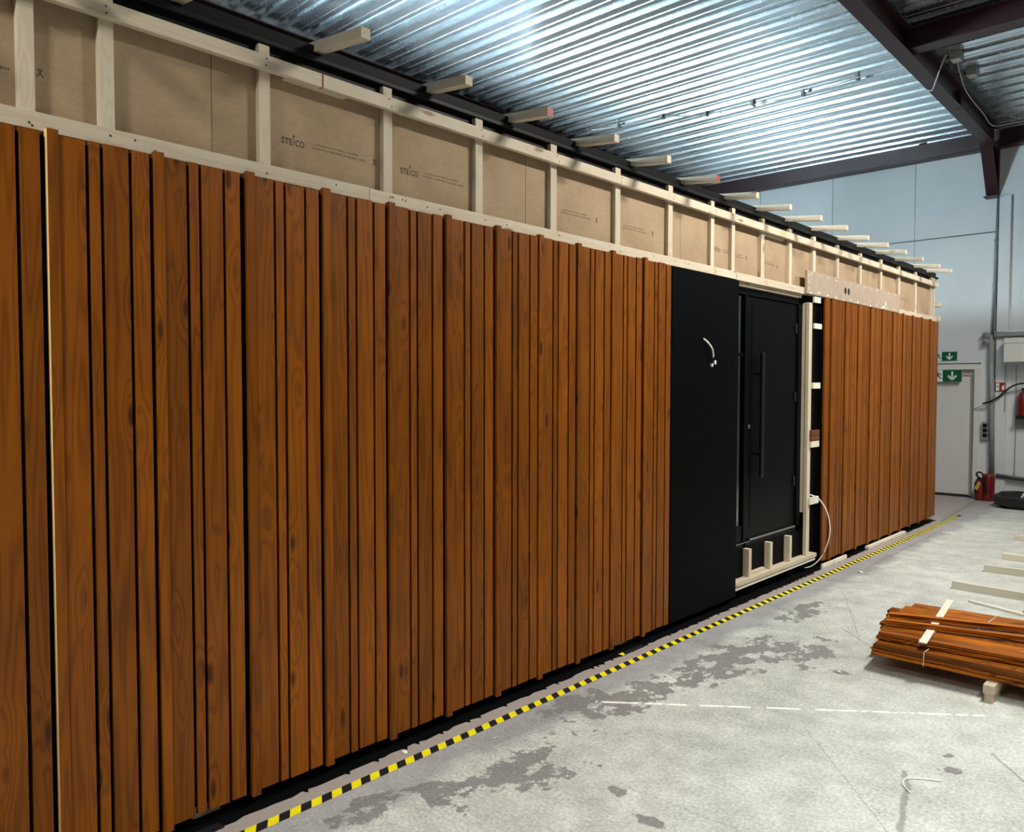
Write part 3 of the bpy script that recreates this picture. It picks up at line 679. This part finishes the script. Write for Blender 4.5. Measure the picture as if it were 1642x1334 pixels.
# board with two oval holes and dabs of filler
fb = tag(box('filler_board', -0.019, 0.006, 7.325, 10.02, 2.668, 2.888, m_gypsum, mod, 0.002), 'grey brown board strip with two oval black holes and white filler dabs')
flat('oval_hole', [disc(8.285, 2.777, 0.030, 0.035)], 'x', 0.006, 0.0008, m_deep, fb)
flat('oval_hole', [disc(8.375, 2.777, 0.030, 0.035)], 'x', 0.006, 0.0008, m_deep, fb)
dab = []
for i in range(13):
    y = 7.42 + i*0.2 + random.uniform(-0.02, 0.02)
    dab.append(disc(y, 2.868-random.uniform(0, 0.014), random.uniform(0.006, 0.012), random.uniform(0.005, 0.012), 8))
    dab.append(disc(y, 2.690+random.uniform(-0.012, 0.014), random.uniform(0.010, 0.035), random.uniform(0.005, 0.012), 8))
for z in (2.72, 2.78, 2.84): dab.append(disc(7.36, z, 0.007, 0.012, 8))
dab.append(disc(9.52, 2.73, 0.02, 0.04, 8)); dab.append(disc(9.5, 2.70, 0.07, 0.016, 8))
tag(flat('filler_dab', dab, 'x', 0.006, 0.001, m_filler, fb), kind='stuff')
# end of the building: short blocks showing past the corner
for z in (2.71, 2.90): box('end_block', -0.075, 0.0, 11.64, 11.76, z-0.03, z+0.03, m_pinex, mod)
# screws
sc = []
for i, (y, wd) in enumerate(vb):
    for z in (3.175, 3.148): sc.append(disc(y+wd*random.uniform(.25, .75), z+random.uniform(-.006, .006), 0.0038, None, 8))
    sc.append(disc(y+wd*random.uniform(.3, .9), 2.70+random.uniform(-.012, .012), 0.0042, None, 8))
for i in range(16): sc.append(disc(random.uniform(0.8, 7.2), 2.70+random.uniform(-.02, .02), 0.004, None, 8))
tag(flat('screw_head', sc, 'x', -0.0202, 0.0012, m_screw, mod), kind='stuff')
# printing on the fibre panels
XT = -0.0797
def figure(y, z, s=0.034):
    q = lambda a, b: (y+a*s, z+b*s)
    pl = [disc(*q(0, 0.42), 0.10*s, None, 8)] + stroke([q(-0.32, 0.42), q(0, 0.12), q(0.32, 0.42)], 0.10*s) + stroke([q(0, 0.25), q(0, -0.1)], 0.16*s) + stroke([q(-0.36, -0.48), q(-0.2, -0.28), q(0, -0.08), q(0.2, -0.28), q(0.38, -0.5)], 0.11*s)
    flat('printed_figure', pl, 'x', -0.08, 0.0004, m_ink, mod)
def logo(y, z, wd=0.115):
    text('printed_word', 'STE', wd*0.47, y, z, XT, m_ink, mod, 0.029)
    text('printed_word', 'CO', wd*0.40, y+wd*0.60, z, XT, m_ink, mod, 0.029)
    flat('printed_letter', [[(y+wd*0.515, z), (y+wd*0.545, z), (y+wd*0.545, z+0.029), (y+wd*0.515, z+0.029)], [(y+wd*0.53, z+0.030), (y+wd*0.58, z+0.044), (y+wd*0.53, z+0.048), (y+wd*0.49, z+0.044)]], 'x', -0.08, 0.0004, m_ink, mod)
def small(y, z, wd, h=0.0095):
    text('printed_line', 'universal dry 35-VDP-A, OUTSIDE', wd*0.82, y+wd*0.05, z+0.018, XT, m_ink2, mod, h)
    text('printed_line', '23H01.PL.2, 20319207, 21.06.2021, 08:33', wd, y, z, XT, m_ink2, mod, h)
logo(1.871, 2.858); small(2.03, 2.866, 0.29); figure(2.374, 2.876)
logo(2.536, 2.858); small(2.68, 2.866, 0.29)
small(3.80, 2.864, 0.30); figure(4.163, 2.874)
small(4.46, 2.866, 0.29); figure(4.825, 2.880)
figure(0.925, 2.888, 0.030); small(0.55, 2.868, 0.28)
logo(5.70, 2.872, 0.11); small(5.85, 2.876, 0.10); small(6.03, 2.866, 0.18); figure(6.26, 2.876)
small(6.56, 2.872, 0.25); figure(6.86, 2.872); small(10.2, 2.86, 0.45)

# supports and the things lying under and beside the module
for y, lab in ((0.1, 'nearest'), (1.495, 'second'), (4.48, 'third'), (9.6, 'farthest')):
    e = empty('support_block', (-0.16, y, 0)); tag(e, lab + ' grey timber packing block under the edge of the building', 'block', 'packing blocks under the building')
    box('lower_block', -0.24, -0.085, y-0.06, y+0.06, 0.0, 0.026, m_greywood, e, 0.002)
    box('upper_block', -0.235, -0.09, y-0.055, y+0.055, 0.0265, 0.0495, m_greywood, e, 0.002)
def shade_sheet():  # ragged black sheet stands in for the floor shade along the module's foot
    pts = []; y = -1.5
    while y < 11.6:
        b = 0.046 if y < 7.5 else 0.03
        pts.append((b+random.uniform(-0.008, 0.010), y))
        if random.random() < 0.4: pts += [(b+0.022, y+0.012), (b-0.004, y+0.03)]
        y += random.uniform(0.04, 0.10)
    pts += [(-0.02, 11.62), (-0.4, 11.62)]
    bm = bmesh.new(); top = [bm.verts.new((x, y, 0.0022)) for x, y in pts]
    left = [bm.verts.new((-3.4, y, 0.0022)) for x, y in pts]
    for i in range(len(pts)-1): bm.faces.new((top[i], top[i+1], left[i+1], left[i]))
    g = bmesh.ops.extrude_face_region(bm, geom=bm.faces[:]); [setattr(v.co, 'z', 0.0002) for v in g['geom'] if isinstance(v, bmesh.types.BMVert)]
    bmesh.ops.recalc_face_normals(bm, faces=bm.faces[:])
    me = bpy.data.meshes.new('ground_shade'); bm.to_mesh(me); bm.free(); return me
tag(link('ground_shade', shade_sheet(), m_black), 'black ragged-edged sheet standing in for the shadow under the building', 'sheet')
def tape(name, x0, x1, y0, y1, ph, per, slant, lab, z=0.0008):
    bm = bmesh.new(); me = bpy.data.meshes.new(name); me.materials.append(m_tapeblack); me.materials.append(m_yellow)
    b = [(x0, y0)]; k = math.ceil((y0-ph)/per); cuts = []
    y = ph + k*per
    while y < y1-per: cuts.append(y-per*0.5); cuts.append(y); y += per
    rows = [(y0, y0)] + [(c, c-slant) for c in cuts] + [(y1, y1)]
    vs = [(bm.verts.new((x0, a, z)), bm.verts.new((x1, b2, z))) for a, b2 in rows]
    for i in range(len(vs)-1):
        f = bm.faces.new((vs[i][0], vs[i][1], vs[i+1][1], vs[i+1][0])); f.material_index = 1 if i % 2 == 1 else 0
    bmesh.ops.recalc_face_normals(bm, faces=bm.faces[:])
    c = Vector(((x0+x1)/2, (y0+y1)/2, 0))
    for v in bm.verts: v.co -= c
    bm.to_mesh(me); bm.free(); o = link(name, me, None, None, c); tag(o, lab, 'tape'); return o
ft = tape('floor_tape', 0.134, 0.188, -1.5, 12.3, 1.600, 0.1035, 0.034, 'long black and yellow striped warning tape along the floor beside the building')
tape('floor_tape', 0.010, 0.062, 0.9, 1.50, 1.42, 0.12, 0.034, 'short scrap of black and yellow tape half under the near end of the building', 0.0026)
tape('floor_tape', 0.018, 0.060, 4.30, 4.56, 4.46, 0.11, 0.03, 'small scrap of black and yellow tape beside the long floor tape', 0.0026)
for a, b, lab in ((7.72, 8.0, 'shorter white strip lying under the far cladding beside the door'), (8.02, 8.36, 'longer white strip lying under the far cladding beside the door')):
    tag(box('white_strip', 0.02, 0.04, a, b, 0.0025, 0.042, m_whitewood), lab, 'strip')
tag(box('pale_lath', 0.0, 0.045, 9.0, 10.3, 0.0025, 0.03, m_greywood), 'pale lath lying along the floor under the far end of the cladding', 'lath')

# cables on the building
cb = empty('panel_cable', (0.0, 5.418, 2.158)); tag(cb, 'short white cable end sticking out of the black panel', 'cable')
tube('sheath', [(0.0, 5.415, 2.160), (0.02, 5.455, 2.128), (0.028, 5.50, 2.085), (0.022, 5.53, 2.045), (0.018, 5.536, 2.02)], 0.0065, m_cable, cb, 8)
tube('core_wire', [(0.018, 5.536, 2.02), (0.016, 5.540, 1.995), (0.014, 5.528, 1.965)], 0.003, m_blackp, cb, 6)
tube('core_wire', [(0.018, 5.536, 2.02), (0.018, 5.548, 1.995), (0.016, 5.565, 1.985)], 0.003, m_blackp, cb, 6)
box('terminal', 0.006, 0.022, 5.512, 5.535, 1.945, 1.970, m_lightgrey, cb, 0.002)
box('terminal', 0.006, 0.022, 5.560, 5.582, 1.965, 1.995, m_cable, cb, 0.002)
tag(tube('looped_cable', [(-0.022, 7.53, 0.747), (0.051, 7.55, 0.717), (0.131, 7.55, 0.611), (0.169, 7.55, 0.454), (0.154, 7.55, 0.314), (0.091, 7.55, 0.154), (0.01, 7.53, 0.06), (-0.06, 7.50, 0.03)], 0.006, m_cable, seg=8), 'white cable looping out from the frame right of the door down to the floor', 'cable')

# ================================================================== TIMBER ON THE FLOOR
ZB = 0.10
for (x, lab) in ((2.0, 'left'), (3.9, 'right')):
    for lv in range(2):
        y0 = 5.08 - 0.012*lv; dx = (0.0 if lv == 0 else -0.006)
        tag(box('bearer', x+dx, x+dx+(0.045 if lv == 0 else 0.058), y0, 6.25, 0.0505*lv, 0.0505*lv+0.0495, m_pinez if False else m_piney),
            '%s square pale bearer under the %s of the stack of brown boards' % ('lower' if lv == 0 else 'upper', lab if lab == 'right' else 'left part'), 'bearer')
T = 0.021
def plank(parent, x0, L, y0, wd, z0, rz=0.0):
    o = box('plank', x0, x0+L, y0, y0+wd, z0, z0+0.0195, m_stainx, parent, 0.0012)
    if rz: o.rotation_euler.z = rz
    return o
def string(parent, x, y0, y1, z0, z1):
    e = 0.0025
    tube('string', [(x, y0-e, z0+0.001), (x+0.006, y0-e, z1+e), (x+0.04, (y0+y1)/2, z1+e), (x+0.07, y1+e, z1+e), (x+0.07, y1+e, z0+0.001)], 0.002, m_cable, parent, 6, False)
L = 2.62
lo = empty('board_bundle', (2.7, 5.6, ZB)); tag(lo, 'bottom tied bundle of brown stained boards lying on the bearers', 'board bundle', 'bundles of stained boards')
fr = [5.165, 5.17, 5.163, 5.148]
for k in range(4):
    for j in range(8):
        wd = 0.105 if j else 0.11
        plank(lo, 1.365 + 0.01*j*(-1 if j > 3 else 1) - 0.012*j + random.uniform(-0.02, 0.02), L, fr[k]+j*0.113, wd, ZB+0.0005+k*0.0235)
string(lo, 1.66, 5.14, 6.06, ZB, ZB+0.0905)
z4 = ZB + 0.0960
uf = empty('board_bundle', (1.4, 5.4, z4)); tag(uf, 'upper front tied bundle of brown stained boards', 'board bundle', 'bundles of stained boards')
for k in range(2):
    for j in range(3): plank(uf, 1.365 - 0.015*j + random.uniform(-0.012, 0.012), L, 5.195+0.006*k+j*0.112, 0.106, z4+k*0.0245)
string(uf, 1.60, 5.192, 5.53, z4, z4+0.0445)
ur = empty('board_bundle', (1.4, 5.85, z4)); tag(ur, 'upper rear tied bundle of brown stained boards at the back of the stack', 'board bundle', 'bundles of stained boards')
for k in range(2):
    for j in range(5): plank(ur, 1.30 + 0.012*j + random.uniform(-0.015, 0.015), L, 5.55+j*0.108, 0.098, z4+k*0.0245, 0.0)
string(ur, 1.80, 5.547, 6.085, z4, z4+0.0445)
uf.rotation_euler.z = 0.07; ur.rotation_euler.z = 0.07
z6 = z4 + 0.0500
tag(box('cross_lath', 1.567, 1.612, 5.12, 6.30, z6, z6+0.008, m_whitewood, rot=(0, 0, 0.12)), 'flat white lath lying across the top of the board stack', 'lath')
for (x0, y0, rz, lab) in ((1.335, 5.55, 0.32, 'loose brown board lying askew on top of the stack, the rear of two'), (1.375, 5.374, 0.28, 'loose brown board lying askew on top of the stack, the front of two')):
    cx, cy = x0 + math.cos(rz)*L/2, y0 + math.sin(rz)*L/2
    o = box('loose_board', cx-L/2, cx+L/2, cy-0.022, cy+0.022, z6+0.009, z6+0.037, m_stainx, None, 0.0012, None, (0, 0, rz))
    tag(o, lab, 'board', 'loose boards on the stack')
tag(box('floor_lath', 1.375, 2.12, 7.21, 7.245, 0.0005, 0.02, m_whitewood, rot=(0, 0, -0.38)), 'thin white lath lying on the floor behind the board stack', 'lath')
for k in range(4):
    tag(box('floor_board', 1.80-0.012*k, 3.9, 7.22+0.15*k, 7.36+0.15*k, 0.0005, 0.021, m_stainx), 'brown board lying on the floor at the right edge behind the stack', 'board', 'brown boards side by side on the floor')
# four pale squared timbers further back
tms = [((1.172, 7.759), (1.729, 7.715), 'nearest'), ((1.225, 8.687), (1.551, 8.70), 'second nearest'), ((1.234, 9.422), (1.414, 9.47), 'third'), ((1.111, 10.692), (1.204, 10.688), 'farthest')]
for (a, b, lab) in tms:
    a = Vector(a); b = Vector(b); d = (b-a).normalized()
    if lab in ('third', 'farthest'): d = Vector((1, 0.02)).normalized()
    e = a + d*2.4; n = Vector((-d.y, d.x))*0.045
    tag(beam_mesh('floor_timber', (a.x+n.x/2, a.y+n.y/2, 0.0), (e.x+n.x/2, e.y+n.y/2, 0.0), [(-0.0225, 0.0), (0.0225, 0.0), (0.0225, 0.066), (-0.0225, 0.066)], m_greywood),
        lab + ' of four pale squared timbers lying crosswise on the floor', 'timber', 'pale timbers on the floor')

# litter
tag(tube('plastic_strap', [(2.082, 3.901, 0.004), (2.03, 3.87, 0.006), (1.975, 3.835, 0.004), (1.955, 3.80, 0.004), (1.967, 3.744, 0.004), (2.016, 3.686, 0.004)], 0.0035, m_cable, seg=6), 'bent white plastic strap lying on the bright concrete', 'strap')
def scrap(name, x, y, s, lab, seed):
    rd = random.Random(seed); bm = bmesh.new(); n = 7
    vs = [bm.verts.new((s*rd.uniform(.6, 1)*math.cos(k*6.283/n), s*.6*rd.uniform(.6, 1)*math.sin(k*6.283/n), rd.uniform(.0, .3)*s)) for k in range(n)]
    c = bm.verts.new((0, 0, s*0.45)); c2 = bm.verts.new((0, 0, 0.0))
    for k in range(n): bm.faces.new((vs[k], vs[(k+1) % n], c)); bm.faces.new((vs[(k+1) % n], vs[k], c2))
    me = bpy.data.meshes.new(name); bm.to_mesh(me); bm.free(); tag(link(name, me, m_cable, None, (x, y, 0.001)), lab, 'litter')
scrap('paper_scrap', 0.365, 7.82, 0.035, 'crumpled white scrap on the floor beside the striped tape', 1)
scrap('paper_scrap', 0.08, 2.42, 0.022, 'tiny white scrap between the striped tape and the building', 2)
scrap('wood_chip', 1.377, 5.05, 0.008, 'tiny white chip at the shadow edge left of the board stack', 3)
scrap('wood_chip', 1.22, 4.98, 0.02, 'small white chip on a dark floor patch left of the stack', 4)
